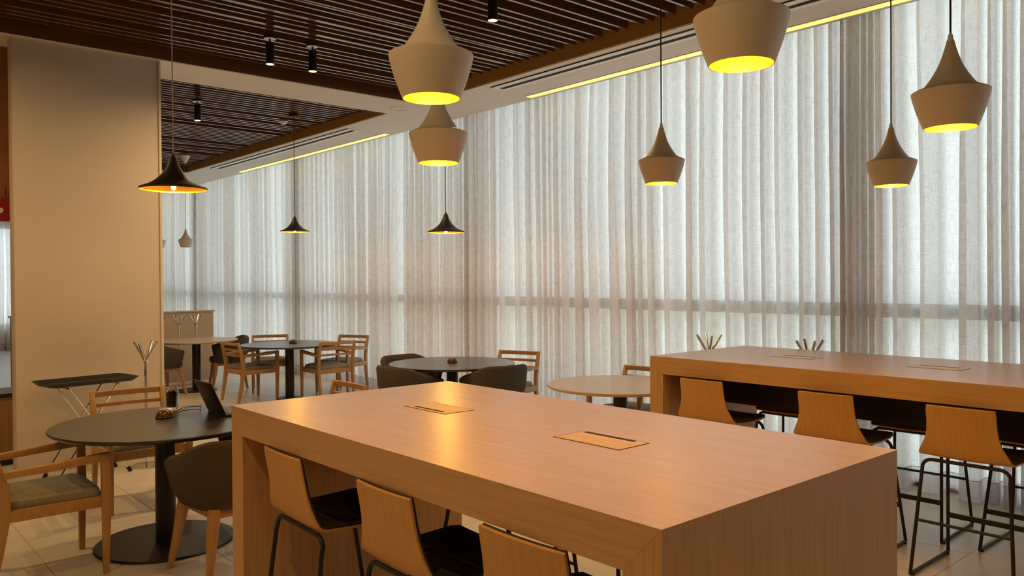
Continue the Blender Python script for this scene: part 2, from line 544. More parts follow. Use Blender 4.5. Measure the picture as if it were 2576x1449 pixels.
CUR = [(-4.55, -1.70, 'pale sheer linen curtain at the far right end, out past the long bar table'),
       (-1.68, 3.05, 'pale sheer linen curtain panel behind the right-hand half of the rear bar table'),
       (3.065, 7.87, 'pale sheer linen curtain panel between the two darkest upright seams, behind the pale round table'),
       (7.885, 12.63, 'pale sheer linen curtain panel just left of the dark seam, behind the black round tables'),
       (12.645, 17.37, 'pale sheer linen curtain panel behind the low taupe partition'),
       (17.385, 21.8, 'farthest pale sheer linen curtain, beside the wall pier')]
for i, (a, b, lab) in enumerate(CUR):
    curtain(a, b, 3.7 * i + 1.1, lab, (0.12, 0.30, 0.05, 0.18, 0.08, 0.08)[i], (1, 1.15, 1.05, 0.85, 0.75, 0.75)[i], (1, 1.2, 1.0, 0.45, 0.4, 0.4)[i])

c7 = curtain(-4.7, -2.1, 31.3, 'pale sheer curtain on the end wall, glimpsed left of the wall pier', 0.1, 0.7, 0.6, YF - 0.14, 3.05)
c7.rotation_euler = (0, 0, R(90))

# ------------------------------------------------------------------ ceiling fittings
def slot_diffuser(y0, y1, label):
    t = thing('slot_diffuser', label, 'air vent', (5.5, (y0 + y1) / 2, ZC), 0, 'linear air slots in the ceiling band')
    d = (y1 - y0) / 2
    box('slot_frame', (-0.105, -0.095, -d, d, -0.008, -0.0005), M['slotdark'], t)
    box('blade', (-0.094, -0.02, -d, d, -0.010, -0.0005), M['slotlight'], t)
    box('slot', (-0.019, 0.045, -d + 0.04, d - 0.04, -0.006, -0.0005), M['slotdark'], t)
    box('blade', (0.046, 0.10, -d, d, -0.010, -0.0005), M['slotlight'], t)
    box('end_cap', (-0.02, 0.046, -d, -d + 0.04, -0.0095, -0.0005), M['slotlight'], t)
    box('end_cap', (-0.02, 0.046, d - 0.04, d, -0.0095, -0.0005), M['slotlight'], t)
slot_diffuser(-2.0, 6.46, 'long white air slot in the ceiling band above the bar tables')
slot_diffuser(9.43, 14.3, 'long white air slot in the ceiling band over the far round tables')

def linear_light(y0, y1, label):
    t = thing('linear_ceiling_light', label, 'ceiling light', (6.02, (y0 + y1) / 2, ZC), 0, 'yellow linear lights along the curtain')
    d = (y1 - y0) / 2
    box('diffuser', (-0.048, 0.048, -d, d, -0.004, -0.0005), M['strip'], t)
    box('frame', (-0.056, -0.049, -d, d, -0.005, -0.0005), M['gypsum'], t)
    box('frame', (0.049, 0.056, -d, d, -0.005, -0.0005), M['gypsum'], t)
linear_light(-2.0, 6.55, 'glowing yellow light strip in the ceiling above the bar tables')
linear_light(9.46, 14.5, 'glowing yellow light strip in the ceiling behind the small black pendant')
linear_light(17.6, 21.0, 'farthest glowing yellow light strip, glimpsed behind the big black pendant')

t = thing('ceiling_speaker', 'flat round white speaker disc in the ceiling band', 'ceiling speaker', (5.24, 7.95, ZC))
t.location.x = 5.24
MB().lathe([(0.0, -0.004), (0.085, -0.004), (0.085, -0.0005)], 32).build('grille', M['gypsum'], t)
MB().lathe([(0.086, -0.0005), (0.086, -0.006), (0.092, -0.010), (0.106, -0.006), (0.108, -0.0005)], 32).build('rim', M['slotlight'], t, smooth=True)

def downlight(x, y, label, zl=-0.226):
    t = thing('spot_downlight', label, 'spotlight', (x, y, 3.70), 0, 'black cylinder spots hung from the slats')
    MB().lathe([(0.0, -0.002), (0.052, -0.002), (0.055, -0.006), (0.055, -0.016), (0.0, -0.016)], 24).build('canopy', M['black'], t)
    MB().lathe([(0.0, -0.0165), (0.05, -0.0165), (0.05, -0.018), (0.0, -0.018)], 24).build('canopy_disc', M['slotlight'], t)
    MB().tube([(0, 0, -0.018), (0, 0, -0.05)], 0.008).build('stem', M['black'], t)
    MB().lathe([(0.0, -0.05), (0.034, -0.05), (0.036, -0.054), (0.036, -0.235), (0.0325, -0.235)], 24).build('body', M['black'], t, smooth=True)
    MB().lathe([(0.0325, -0.235), (0.030, zl)], 24).build('reflector', M['gold'], t, smooth=True)
    MB().lathe([(0.0, zl - 0.0002), (0.030, zl - 0.0002)], 24).build('lens', M['lens'], t)
    ld = bpy.data.lights.new('spot_light', 'AREA')
    ld.shape = 'DISK'; ld.size = 0.058; ld.energy = SPOT; ld.color = SPOT_COL
    lo = bpy.data.objects.new('spot_light', ld); COL.objects.link(lo)
    lo.parent = t; lo.location = (0, 0, zl - 0.001)
downlight(3.0, 6.55, 'left one of two black cylinder spots side by side on the slatted ceiling')
downlight(3.39, 6.53, 'right one of two black cylinder spots side by side on the slatted ceiling')
downlight(3.40, 9.38, 'single black cylinder spot on the far slatted bay above the big black pendant')
downlight(3.72, 4.42, 'black cylinder spot at the top picture edge, only its lit tip showing')
# added fill spots out of view, put in to brighten walls and tables
for x, y, lab in ((0.05, 6.3, 'added fill spot on the slats just left of the picture, nearer the pier'),
                  (-0.55, 6.3, 'added fill spot on the slats farther left of the picture, off the pier'),
                  (-0.9, 3.2, 'added fill spot on the slats left of the camera'),
                  (0.0, 1.5, 'added fill spot on the slats right above the camera'),
                  (0.2, -2.8, 'added fill spot on the slats behind the camera'),
                  (2.2, 10.3, 'added fill spot of the far bay hidden behind the pier, nearer one'),
                  (2.65, 12.47, 'added fill spot of the far bay hidden behind the pier, farther one')):
    downlight(x, y, lab, -0.234)

t = thing('smoke_detector', 'small white smoke detector beside a pendant canopy on far slats', 'smoke detector', (4.70, 9.88, 3.70))
MB().lathe([(0, -0.045), (0.03, -0.042), (0.045, -0.025), (0.05, -0.002)], 24).build('cover', M['slotlight'], t, smooth=True)
MB().lathe([(0.052, -0.001), (0.062, -0.006), (0.062, -0.012), (0.05, -0.014)], 24).build('base_ring', M['slotlight'], t)

# ------------------------------------------------------------------ pendants
FAT = [(0.083, 0), (0.0905, 0.02), (0.098, 0.04), (0.105, 0.06), (0.111, 0.08), (0.1165, 0.10), (0.1195, 0.114), (0.1208, 0.1215), (0.1195, 0.1232),
       (0.104, 0.1305), (0.0875, 0.1375), (0.0855, 0.1368), (0.0840, 0.1385), (0.075, 0.149), (0.065, 0.163), (0.054, 0.180), (0.043, 0.200), (0.033, 0.222), (0.024, 0.248), (0.017, 0.272), (0.0125, 0.292)]
WIDE = [(0.180, 0), (0.180, 0.010), (0.176, 0.014), (0.160, 0.019), (0.140, 0.027), (0.120, 0.037), (0.100, 0.050), (0.080, 0.067), (0.062, 0.087), (0.047, 0.109), (0.035, 0.132), (0.026, 0.155), (0.020, 0.178)]

def pendant(kind, x, y, z, label, lit=True, cord='cordwhite', ztop=3.70, cone=False, group=None):
    prof = FAT if kind == 'fat' else WIDE
    white = kind == 'fat'
    t = thing('pendant_lamp', label, 'pendant lamp', (x, y, z), 0, group)
    H = prof[-1][1]
    MB().lathe(prof, 48).build('shade', M['lampwhite' if white else 'lampblack'], t, smooth=True)
    inner = [(max(0.004, r - 0.003), zz + (0.0 if i == 0 else -0.002)) for i, (r, zz) in enumerate(prof[:-2])]
    o = MB().lathe([(prof[0][0], 0)] + inner, 48, captop=True).build('shade_lining', M['gold'], t, smooth=True)
    MB().lathe([(0.0126 if white else 0.02, H - 0.001), (0.009, H + 0.008), (0.007, H + 0.022), (0.004, H + 0.026)], 16, captop=True).build('cord_grip', M['slotlight' if white else 'lampblack'], t, smooth=True)
    MB().tube([(0, 0, H + 0.02), (0, 0, ztop - z - 0.02)], 0.0035, 8).build('cord', M[cord], t)
    if cone:
        MB().lathe([(0.006, -0.13), (0.02, -0.115), (0.075, -0.012), (0.08, 0.0)], 24, c=(0, 0, ztop - z - 0.002), captop=True).build('canopy', M['slotlight'], t, smooth=True)
    else:
        MB().lathe([(0.0, -0.03), (0.056, -0.03), (0.06, -0.026), (0.06, 0.0)], 24, c=(0, 0, ztop - z - 0.002), captop=True).build('canopy', M['lampblack' if not white else 'slotlight'], t)
    zb = 0.050 if white else 0.012
    MB().tube([(0, 0, zb + 0.03), (0, 0, zb + 0.075)], 0.014, 12).build('bulb_socket', M['black'], t)
    bp = [(0.0, -0.034), (0.012, -0.032), (0.022, -0.025), (0.029, -0.013), (0.031, 0.0), (0.028, 0.013), (0.020, 0.024), (0.014, 0.032)]
    bs = 1.0 if white else 0.78
    b = MB().lathe([(r * bs, zz * bs + zb) for r, zz in bp], 20).build('bulb', M['bulb'] if lit else M['white'], t, smooth=True)
    if lit:
        ld = bpy.data.lights.new('bulb_light', 'POINT')
        ld.energy = LAMP; ld.color = BULB_COL; ld.shadow_soft_size = 0.022 * bs
        lo = bpy.data.objects.new('bulb_light', ld); COL.objects.link(lo)
        lo.parent = b; lo.location = (0, 0, zb - 0.004)
    return t
GP = 'white and black pendants over the tables'
pendant('fat', 1.335, 1.86, 2.115, 'large white pendant at top centre over the near edge of the front bar table', group=GP)
pendant('fat', 1.80, 1.15, 2.145, 'largest white pendant cut by the top picture edge, right of centre', group=GP)
pendant('fat', 1.935, 2.65, 2.075, 'white pendant whose tip hides behind the large one above it', group=GP)
pendant('fat', 3.365, 2.63, 2.095, 'small white pendant on a thin cord left of the cut-off one', cord='cordbacklit', group=GP)
pendant('fat', 4.125, 1.77, 2.058, 'small white pendant hanging lower left of the one at right edge', cord='cordbacklit', group=GP)
pendant('fat', 2.895, 1.045, 2.098, 'mid-sized white pendant nearest the right picture edge, tip shown', cord='cordbacklit', group=GP)
pendant('wide', 1.54, 4.63, 2.115, 'large black witch-hat pendant in front of the wall pier', group=GP)
pendant('wide', 4.62, 9.42, 2.215, 'small black witch-hat pendant over the far round table', cord='cordbacklit', group=GP)
pendant('wide', 4.72, 6.35, 2.062, 'small black witch-hat pendant below two white ones, over the middle round table', cord='cordbacklit', group=GP)
pendant('fat', 4.73, 13.65, 2.17, 'distant unlit white pendant with cone canopy beside the wall pier', lit=False, cone=True, group=GP)
pendant('fat', 4.46, 14.2, 2.17, 'distant unlit white pendant half hidden by the wall pier', lit=False, cone=True, group=GP)

# ------------------------------------------------------------------ bar tables
def bar_table(x0, y0, LY, label, flaps):
    WX, ZT, TH, LG = 1.19, 1.05, 0.12, 0.113
    t = thing('bar_table', label, 'bar table', (x0, y0, 0), 0, 'oak waterfall bar tables')
    MB().prism([(0, ZT), (LY, ZT), (LY - LG, ZT - TH), (LG, ZT - TH)], 'x', 0, WX).build('top', M['oak_y'], t)
    e = 0.0003
    MB().prism([(e, 0), (LG, 0), (LG, ZT - TH), (e, ZT - 0.0004)], 'x', e, WX - e).build('leg_panel', M['oak_z'], t)
    MB().prism([(LY - LG, 0), (LY - e, 0), (LY - e, ZT - 0.0004), (LY - LG, ZT - TH)], 'x', e, WX - e).build('leg_panel', M['oak_z'], t)
    box('cable_tray', (WX / 2 - 0.09, WX / 2 + 0.07, LG, LY - LG, 0.70, ZT - TH), M['pad'], t)
    for cy, side in flaps:
        cx = 0.62; hx, hy = 0.078, 0.15
        fr = box('cable_box', (cx - hx, cx + hx, cy - hy, cy + hy, ZT - 0.01, ZT + 0.0010), M['slotdark'], t)
        box('rim', (cx - hx + 0.004, cx + hx - 0.004, cy - hy + 0.004, cy + hy - 0.004, ZT - 0.008, ZT + 0.0013), M['flap'], fr)
        if side < 0:
            box('flap', (cx - hx + 0.036, cx + hx - 0.010, cy - hy + 0.03, cy + hy - 0.03, ZT, ZT + 0.0018), M['flap'], fr)
            box('slot', (cx - hx + 0.022, cx - hx + 0.036, cy - hy + 0.05, cy + hy - 0.05, ZT, ZT + 0.0021), M['slotdark'], fr)
        else:
            box('flap', (cx - hx + 0.010, cx + hx - 0.036, cy - hy + 0.03, cy + hy - 0.03, ZT, ZT + 0.0018), M['flap'], fr)
            box('slot', (cx + hx - 0.024, cx + hx - 0.008, cy - hy + 0.05, cy + hy - 0.02, ZT, ZT + 0.0021), M['slotdark'], fr)
    return t
bar_table(1.387, 1.088, 2.37, 'front oak waterfall bar table filling the lower centre', [(1.675, -1), (0.745, 1)])
bar_table(4.438, 0.598, 2.98, 'rear oak waterfall bar table on the right before the curtains', [(2.21, 1), (1.295, 1)])

# ------------------------------------------------------------------ bar stools (facing +x)
def make_stool():
    t = thing('bar_stool', '', 'bar stool')
    prof = [(-0.262, 0.925, 0.163), (-0.256, 0.89, 0.166), (-0.247, 0.84, 0.166), (-0.238, 0.79, 0.170), (-0.229, 0.74, 0.184), (-0.221, 0.70, 0.204),
            (-0.212, 0.672, 0.218), (-0.197, 0.655, 0.224), (-0.172, 0.647, 0.226), (-0.10, 0.643, 0.226), (0.0, 0.641, 0.226), (0.10, 0.645, 0.224), (0.165, 0.651, 0.216), (0.195, 0.650, 0.200), (0.205, 0.645, 0.19)]
    def offs(prof, d):
        out = []
        for i, (x, z, w) in enumerate(prof):
            a = prof[max(i - 1, 0)]; b = prof[min(i + 1, len(prof) - 1)]
            tx, tz = b[0] - a[0], b[1] - a[1]; l = math.hypot(tx, tz)
            out.append((x - tz / l * d, z + tx / l * d, w))
        return out
    def slab(p0, p1, name, m, inset=0.0):
        # rounded slab between two profiles
        mb = MB()
        US = [-1, -0.66, -0.33, 0, 0.33, 0.66, 1]
        def pt(p, u):
            dish = 0.010 * (1 - u * u)
            x, z, w = p
            vert = max(0.0, min(1.0, (z - 0.66) / 0.1))
            return (x - dish * vert, u * (w - inset), z - dish * 0.6 * (1 - vert))
        ring = [[pt(p, u) for u in US] + [pt(q, u) for u in reversed(US)] for p, q in zip(p0, p1)]
        mb.quadgrid(ring, closed_u=True)
        mb.cap(ring[0], True); mb.cap(ring[-1])
        return mb.build(name, m, t, bevel=0.002, seg=1)
    slab(prof, offs(prof, 0.011), 'shell', M['ply'])
    padp = offs(prof, 0.0115)[:-1]
    slab(padp, offs(prof, 0.021)[:-1], 'upholstery', M['pad'], 0.004)
    rr = 0.0095
    def leg(sx, sy):
        xb, xt = (-0.255, -0.185) if sx < 0 else (0.265, 0.150)
        yb, yt = 0.245, 0.205
        zb = 0.012
        top = 0.625
        p = [(xb, sy * yb, zb)]
        p.append((xb + (xt - xb) * 0.03, sy * (yb + (yt - yb) * 0.02), 0.03))
        p.append((xb + (xt - xb) * 0.90, sy * (yb + (yt - yb) * 0.90), zb + (top - zb) * 0.90))
        for k in range(1, 6):
            a = k / 5 * math.pi / 2
            p.append((xt, sy * (yt + 0.006 - 0.05 * (1 - math.cos(a))), top - 0.05 + 0.05 * math.sin(a)))
        MB().tube(p, rr, 10).build('leg', M['black'], t, smooth=True)
    for sx in (-1, 1):
        for sy in (-1, 1): leg(sx, sy)
        xt = -0.185 if sx < 0 else 0.150
        MB().tube([(xt, -0.165, 0.625), (xt, 0.165, 0.625)], rr, 10).build('seat_bar', M['black'], t, smooth=True)
    for sy in (-1, 1):
        MB().tube([(-0.255, sy * 0.245, 0.012), (0.265, sy * 0.245, 0.012)], rr, 10).build('runner', M['black'], t, smooth=True)
        for fx in (-0.235, 0.245):
            MB().lathe([(0.013, 0.0), (0.013, 0.012)], 12, c=(fx, sy * 0.245, 0), capbot=True, captop=True).build('foot_glide', M['rubber'], t)
    def at(sx, z):
        f_ = (z - 0.012) / 0.613
        xb, xt = (-0.255, -0.185) if sx < 0 else (0.265, 0.150)
        return xb + (xt - xb) * f_, 0.245 - 0.04 * f_
    x, y = at(1, 0.235)
    MB().rectsweep([(x, -y, 0.235), (x, y, 0.235)], 0.028, 0.012, (0, 0, 1)).build('footrest', M['black'], t)
    x, y = at(-1, 0.30)
    MB().tube([(x, -y, 0.30), (x, y, 0.30)], 0.008, 10).build('stretcher', M['black'], t)
    return t
stool = make_stool(); used = [False]
G1, G2 = 'stools along the front bar table', 'stools along the rear bar table'
XA, XB = 1.632, 4.642
place(stool, used, (XA, 2.93, 0), R(-2), 'bar stool at front table, plywood back nearest the table leg at left', G1)
place(stool, used, (XA, 2.20, 0), R(-1), 'brightly lit bar stool, middle of three along the front table', G1)
place(stool, used, (XA, 1.545, 0), R(1), 'bar stool at front table, lowest in picture and cut by bottom edge', G1)
place(stool, used, (XB, 3.115, 0), R(0), 'bar stool tucked by the left leg panel of the rear table', G2)
place(stool, used, (XB, 2.265, 0), R(1), 'bar stool in the middle of the near side of the rear table', G2)
place(stool, used, (XB, 1.54, 0), R(0), 'bar stool at the right picture edge showing its whole back and black frame', G2)
place(stool, used, (5.30, 2.95, 0), R(180), 'window-side stool of the rear table, seat seen behind the leftmost stool', G2)
place(stool, used, (5.30, 2.12, 0), R(181), 'window-side stool of the rear table, legs seen between the two right stools', G2)
place(stool, used, (5.32, 1.42, 0), R(179), 'window-side stool of the rear table, legs seen under the rightmost stool', G2)
place(stool, used, (2.37, 2.75, 0), R(180), 'far-side stool of the front table, dark seat behind the left stool', G1)
place(stool, used, (2.37, 2.04, 0), R(180), 'far-side stool of the front table, dark seat behind the middle stool', G1)
place(stool, used, (2.37, 1.49, 0), R(180), 'far-side stool of the front table, legs seen beside the lowest stool', G1)

# ------------------------------------------------------------------ round tables
def round_table(x, y, r, top, label, base_r=0.40, col_r=0.058):
    t = thing('round_table', label, 'table', (x, y, 0), 0, 'round cafe tables')
    MB().lathe([(0.0, 0.715), (r - 0.016, 0.715), (r - 0.004, 0.722), (r, 0.730), (r, 0.736), (r - 0.003, 0.74), (0.0, 0.74)], 72).build('table_top', M[top], t, smooth=True)
    MB().lathe([(0.0, 0.0), (base_r, 0.0), (base_r, 0.008), (base_r - 0.006, 0.014), (0.0, 0.016)], 64).build('base_plate', M['black'], t, smooth=True)
    MB().lathe([(col_r, 0.015), (col_r, 0.70), (col_r + 0.05, 0.703), (col_r + 0.05, 0.716)], 32).build('column', M['black'], t, smooth=True)
    return t
RT1, RT2, RT3, RT4, RT5 = (1.62, 5.08), (4.95, 6.57), (4.86, 10.10), (4.936, 4.286), (4.22, 11.80)
round_table(*RT1, 0.63, 'blacktop', 'black round table with laptop and iced coffee at lower left', base_r=0.40)
round_table(*RT2, 0.648, 'blacktop', 'black round table in the middle before the dark curtain seam', base_r=0.31)
round_table(*RT3, 0.64, 'blacktop', 'distant black round table ringed by wooden armchairs', base_r=0.17)
round_table(*RT4, 0.596, 'lighttop', 'pale oak round table left of the rear bar table', base_r=0.23)
round_table(*RT5, 0.58, 'lighttop', 'farthest pale round table before the taupe partition', base_r=0.28)

# ------------------------------------------------------------------ wooden armchairs (facing +x)
def make_armchair():
    t = thing('wooden_armchair', '', 'armchair')
    m_ = M['chairwood']
    for s in (-1, 1):
        # front post carries the arm
        MB().rectsweep([(0.235, s * 0.262, 0.0), (0.238, s * 0.266, 0.42), (0.236, s * 0.266, 0.645)], [0.026, 0.036, 0.036], [0.030, 0.046, 0.044], (0, 1, 0)).build('leg', m_, t, bevel=0.004)
        # rear post sweeps up into the back
        MB().rectsweep([(-0.300, s * 0.236, 0.0), (-0.265, s * 0.242, 0.20), (-0.235, s * 0.246, 0.40), (-0.236, s * 0.246, 0.52), (-0.262, s * 0.246, 0.64), (-0.305, s * 0.246, 0.79)],
                       [0.026, 0.032, 0.036, 0.036, 0.034, 0.030], [0.030, 0.042, 0.052, 0.050, 0.042, 0.030], (0, 1, 0)).build('leg', m_, t, bevel=0.004)
        MB().rectsweep([(-0.245, s * 0.256, 0.612), (-0.05, s * 0.268, 0.622), (0.12, s * 0.270, 0.634), (0.257, s * 0.266, 0.643)], 0.040, [0.036, 0.038, 0.042, 0.040], (0, 1, 0)).build('arm', m_, t, bevel=0.005)
        box('side_rail', (-0.235, 0.225, s * 0.25 - 0.013, s * 0.25 + 0.013, 0.365, 0.425), m_, t, bevel=0.003)
    box('front_rail', (0.218, 0.246, -0.25, 0.25, 0.365, 0.425), m_, t, bevel=0.003)
    box('rear_rail', (-0.248, -0.222, -0.235, 0.235, 0.365, 0.425), m_, t, bevel=0.003)
    for zc, xb, h in ((0.768, -0.300, 0.042), (0.690, -0.278, 0.028), (0.615, -0.255, 0.028)):
        p = []
        for k in range(9):
            u = -1 + k / 4
            p.append((xb - 0.022 * (1 - u * u), 0.246 * u, zc))
        MB().rectsweep(p, h, 0.018, (0.25, 0, 1)).build('back_slat', m_, t, bevel=0.003)
    # upholstered seat, gently domed
    rows = []
    def sq(u, v, z, e=1.0):
        return (0.228 * u * e, (0.236 + 0.012 * u) * v * e, z)
    N = 14
    def ring(e, z):
        pts = []
        for k in range(4 * N):
            a = 2 * math.pi * k / (4 * N)
            c, s_ = math.cos(a), math.sin(a)
            pw = 0.22
            pts.append(sq(math.copysign(abs(c) ** pw, c), math.copysign(abs(s_) ** pw, s_), z, e))
        return pts
    rows = [ring(0.98, 0.41), ring(1.0, 0.425), ring(1.0, 0.447), ring(0.97, 0.462), ring(0.85, 0.474), ring(0.6, 0.484), ring(0.3, 0.488), ring(0.02, 0.489)]
    mb = MB().quadgrid(rows, closed_u=True); mb.cap(rows[0], True); mb.cap(rows[-1])
    mb.build('seat_cushion', M['cushion'], t, smooth=True)
    return t
ac = make_armchair(); ua = [False]
GA = 'wooden armchairs at the round tables'
place(ac, ua, (0.965, 5.02, 0), R(0), 'wooden armchair at the left picture edge, nearest the camera', GA)
place(ac, ua, (1.785, 6.13, 0), R(-90), 'wooden armchair behind the laptop table, in front of the wall pier', GA)
place(ac, ua, (2.88, 5.56, 0), R(180), 'wooden armchair of which only the top rail shows over the front bar table', GA)
place(ac, ua, (4.44, 10.38, 0), R(4), 'wooden armchair on the left front of the far black table, seen side-on', GA)
place(ac, ua, (5.23, 9.73, 0), R(88), 'wooden armchair with its back to camera at the far black table', GA)
place(ac, ua, (5.72, 10.22, 0), R(205), 'wooden armchair on the curtain side of the far black table', GA)
place(ac, ua, (5.03, 11.05, 0), R(-112), 'wooden armchair behind the far black table, facing the camera', GA)
place(ac, ua, (5.69, 6.58, 0), R(199), 'wooden armchair at the middle black table, against the curtain', GA)
place(ac, ua, (5.42, 4.60, 0), R(186), 'wooden armchair behind the pale round table beside the rear bar table', GA)

# ------------------------------------------------------------------ tub chairs (facing +x)
def make_tub():
    t = thing('tub_chair', '', 'tub chair')
    NA = 41
    def plan(u, e, d):
        # u in [-1,1] runs from one arm front round the back to the other
        a = u * R(128)
        rx, ry = 0.292 * e - d, 0.318 * e - d
        c, s_ = math.cos(a), math.sin(a)
        pw = 0.78
        return (-math.copysign(abs(c) ** pw, c) * rx, math.copysign(abs(s_) ** pw, s_) * ry)
    def ztop(u):
        q = abs(u)
        k = max(0, min(1, (q - 0.25) / 0.75)); k = k * k * (3 - 2 * k)
        return 0.770 - 0.135 * k
    TH = 0.045
    outer = [(0.74, 0.40), (0.83, 0.425), (0.93, 0.49), (0.985, 0.57)]
    rings = []
    for i in range(NA):
        u = -1 + 2 * i / (NA - 1)
        zt = ztop(u)
        col = []
        for e, z in outer: 
            x, y = plan(u, e, 0); col.append((x, y, z))
        x, y = plan(u, 1.02, 0); col.append((x, y, zt - 0.035))
        x, y = plan(u, 1.02, 0.006); col.append((x, y, zt - 0.012))
        x, y = plan(u, 1.02, TH / 2); col.append((x, y, zt))
        x, y = plan(u, 1.02, TH - 0.006); col.append((x, y, zt - 0.012))
        x, y = plan(u, 1.0, TH); col.append((x, y, zt - 0.05))
        x, y = plan(u, 0.97, TH); col.append((x, y, 0.52))
        x, y = plan(u, 0.86, TH); col.append((x, y, 0.41))
        rings.append(col)
    # round the arm fronts
    def endcol(col, du):
        c = Vector(((col[0][0] + col[-1][0]) / 2, 0, 0))
        return col
    mb = MB().quadgrid(rings)
    for r_, fl_ in ((rings[0], False), (rings[-1], True)):
        mb.cap(r_, fl_)
    mb.build('shell', M['tub'], t, smooth=True)
    rows = []
    def ring(e, z):
        pts = []
        for k in range(40):
            a = 2 * math.pi * k / 40
            c, s_ = math.cos(a), math.sin(a)
            pw = 0.6
            x = math.copysign(abs(c) ** pw, c) * 0.245 * e + 0.012
            y = math.copysign(abs(s_) ** pw, s_) * 0.245 * e
            pts.append((x, y, z))
        return pts
    rows = [ring(0.85, 0.385), ring(0.97, 0.395), ring(1.0, 0.42), ring(1.0, 0.445), ring(0.95, 0.468), ring(0.75, 0.48), ring(0.4, 0.486), ring(0.03, 0.487)]
    mb = MB().quadgrid(rows, closed_u=True); mb.cap(rows[0], True); mb.cap(rows[-1])
    mb.build('seat_cushion', M['tub'], t, smooth=True)
    for s in (-1, 1):
        MB().rectsweep([(-0.18, s * 0.172, 0.375), (0.18, s * 0.172, 0.375)], 0.052, 0.034, (0, 0, 1)).build('base_rail', M['chairwood'], t, bevel=0.005)
        MB().rectsweep([(s * 0.18, -0.155, 0.375), (s * 0.18, 0.155, 0.375)], 0.052, 0.034, (0, 0, 1)).build('base_rail', M['chairwood'], t, bevel=0.005)
        for sx in (-1, 1):
            MB().tube([(sx * 0.182, s * 0.174, 0.40), (sx * 0.192, s * 0.186, 0.33), (sx * 0.208, s * 0.202, 0.22), (sx * 0.245, s * 0.238, 0.0)], [0.032, 0.033, 0.027, 0.016], 14).build('leg', M['chairwood'], t, smooth=True)
    return t
tub = make_tub(); ut = [False]
GT = 'charcoal upholstered tub chairs'
place(tub, ut, (1.735, 4.36, 0), R(94), 'charcoal tub chair at lower left, wooden legs, half behind the front bar table', GT)
place(tub, ut, (2.225, 5.04, 0), R(180), 'charcoal tub chair whose dark inside shows just behind the laptop', GT)
place(tub, ut, (4.40, 6.52, 0), R(4), 'charcoal tub chair at left front of the middle black table', GT)
place(tub, ut, (5.04, 6.02, 0), R(84), 'charcoal tub chair at right front of the middle black table', GT)
place(tub, ut, (4.88, 7.20, 0), R(-86), 'charcoal tub chair behind the middle black table', GT)
place(tub, ut, (3.66, 11.62, 0), R(12), 'dark tub chair cut by the wall pier at the far pale table', GT)
place(tub, ut, (4.68, 11.78, 0), R(165), 'dark tub chair right of the far pale table, back rim highest', GT)

# ------------------------------------------------------------------ coat stands
def make_coat_stand():
    t = thing('coat_stand', '', 'coat stand')
    MB().lathe([(0.0, 0.0), (0.13, 0.0), (0.13, 0.006), (0.12, 0.012), (0.02, 0.016), (0.0, 0.016)], 40).build('base_plate', M['chrome'], t, smooth=True)
    MB().tube([(0, 0, 0.014), (0, 0, 0.93)], 0.0125, 14).build('pole', M['chrome'], t, smooth=True)
    MB().lathe([(0.0125, 0.885), (0.019, 0.892), (0.019, 0.915), (0.0125, 0.925)], 16).build('collar', M['chrome'], t, smooth=True)
    for k in range(4):
        a = R(20) + k * math.pi / 2
        c, s_ = math.cos(a), math.sin(a)
        MB().tube([(0.006 * c, 0.006 * s_, 0.912), (0.105 * c, 0.105 * s_, 1.075)], 0.0115, 10).build('hook', M['chrome'], t, smooth=True)
    return t
cs = make_coat_stand(); uc = [False]
GC = 'chrome coat stands'
place(cs, uc, (2.17, 7.28, 0), R(24), 'chrome coat stand in front of the wall pier', GC)
place(cs, uc, (5.80, 4.03, 0), R(29), 'chrome coat stand peeking over the left end of the rear bar table', GC).scale = (1, 1, 1.03)
place(cs, uc, (5.80, 3.11, 0), R(30), 'chrome coat stand peeking over the rear bar table, right of its twin', GC).scale = (1, 1, 1.03)
place(cs, uc, (4.20, 12.46, 0), R(26), 'distant chrome coat stand, left one of two in full view before the partition', GC)
place(cs, uc, (4.48, 12.52, 0), R(30), 'distant chrome coat stand, rightmost before the partition', GC)
place(cs, uc, (3.93, 12.50, 0), R(26), 'distant chrome coat stand cut by the wall pier', GC)

t = thing('low_partition', 'low taupe partition with pale top cap before the far curtain', 'partition', (3.6, 13.05, 0))
box('panel', (-1.5, 1.33, -0.05, 0.05, 0, 1.10), M['panel'], t, bevel=0.003)
box('top_cap', (-1.52, 1.35, -0.07, 0.07, 1.10, 1.125), M['lighttop'], t, bevel=0.003)

# ------------------------------------------------------------------ folding tray stand by the pier
t = thing('tray_stand', 'black serving tray on crossed chrome folding legs by the pier', 'tray stand', (1.70, 7.26, 0), R(10))
mb = MB()
A, B = 0.36, 0.20
def rr_(a, b, z, r=0.05):
    pts = []
    for cx, cy, a0 in ((a - r, b - r, 0), (-a + r, b - r, 90), (-a + r, -b + r, 180), (a - r, -b + r, 270)):
        for k in range(5):
            an = R(a0 + 22.5 * k); pts.append((cx + r * math.cos(an), cy + r * math.sin(an), z))
    return pts
rows = [rr_(A - 0.05, B - 0.05, 0.765), rr_(A - 0.035, B - 0.035, 0.765), rr_(A, B, 0.800), rr_(A - 0.004, B - 0.004, 0.802), rr_(A - 0.04, B - 0.04, 0.772), rr_(A - 0.055, B - 0.055, 0.772)]
mb.quadgrid(rows, closed_u=True); mb.cap(rows[0], True); mb.cap(rows[-1])
mb.build('tray', M['black'], t, smooth=True)
for yy in (-0.13, 0.13):
    for s in (-1, 1):
        MB().tube([(-s * 0.27, yy + s * 0.012, 0.03), (s * 0.20, yy + s * 0.012, 0.75)], 0.011, 10).build('leg', M['chrome'], t, smooth=True)
        MB().tube([(-s * 0.285, yy + s * 0.012, 0.004), (-s * 0.262, yy + s * 0.012, 0.042)], 0.016, 10).build('rubber_foot', M['rubber'], t, smooth=True)
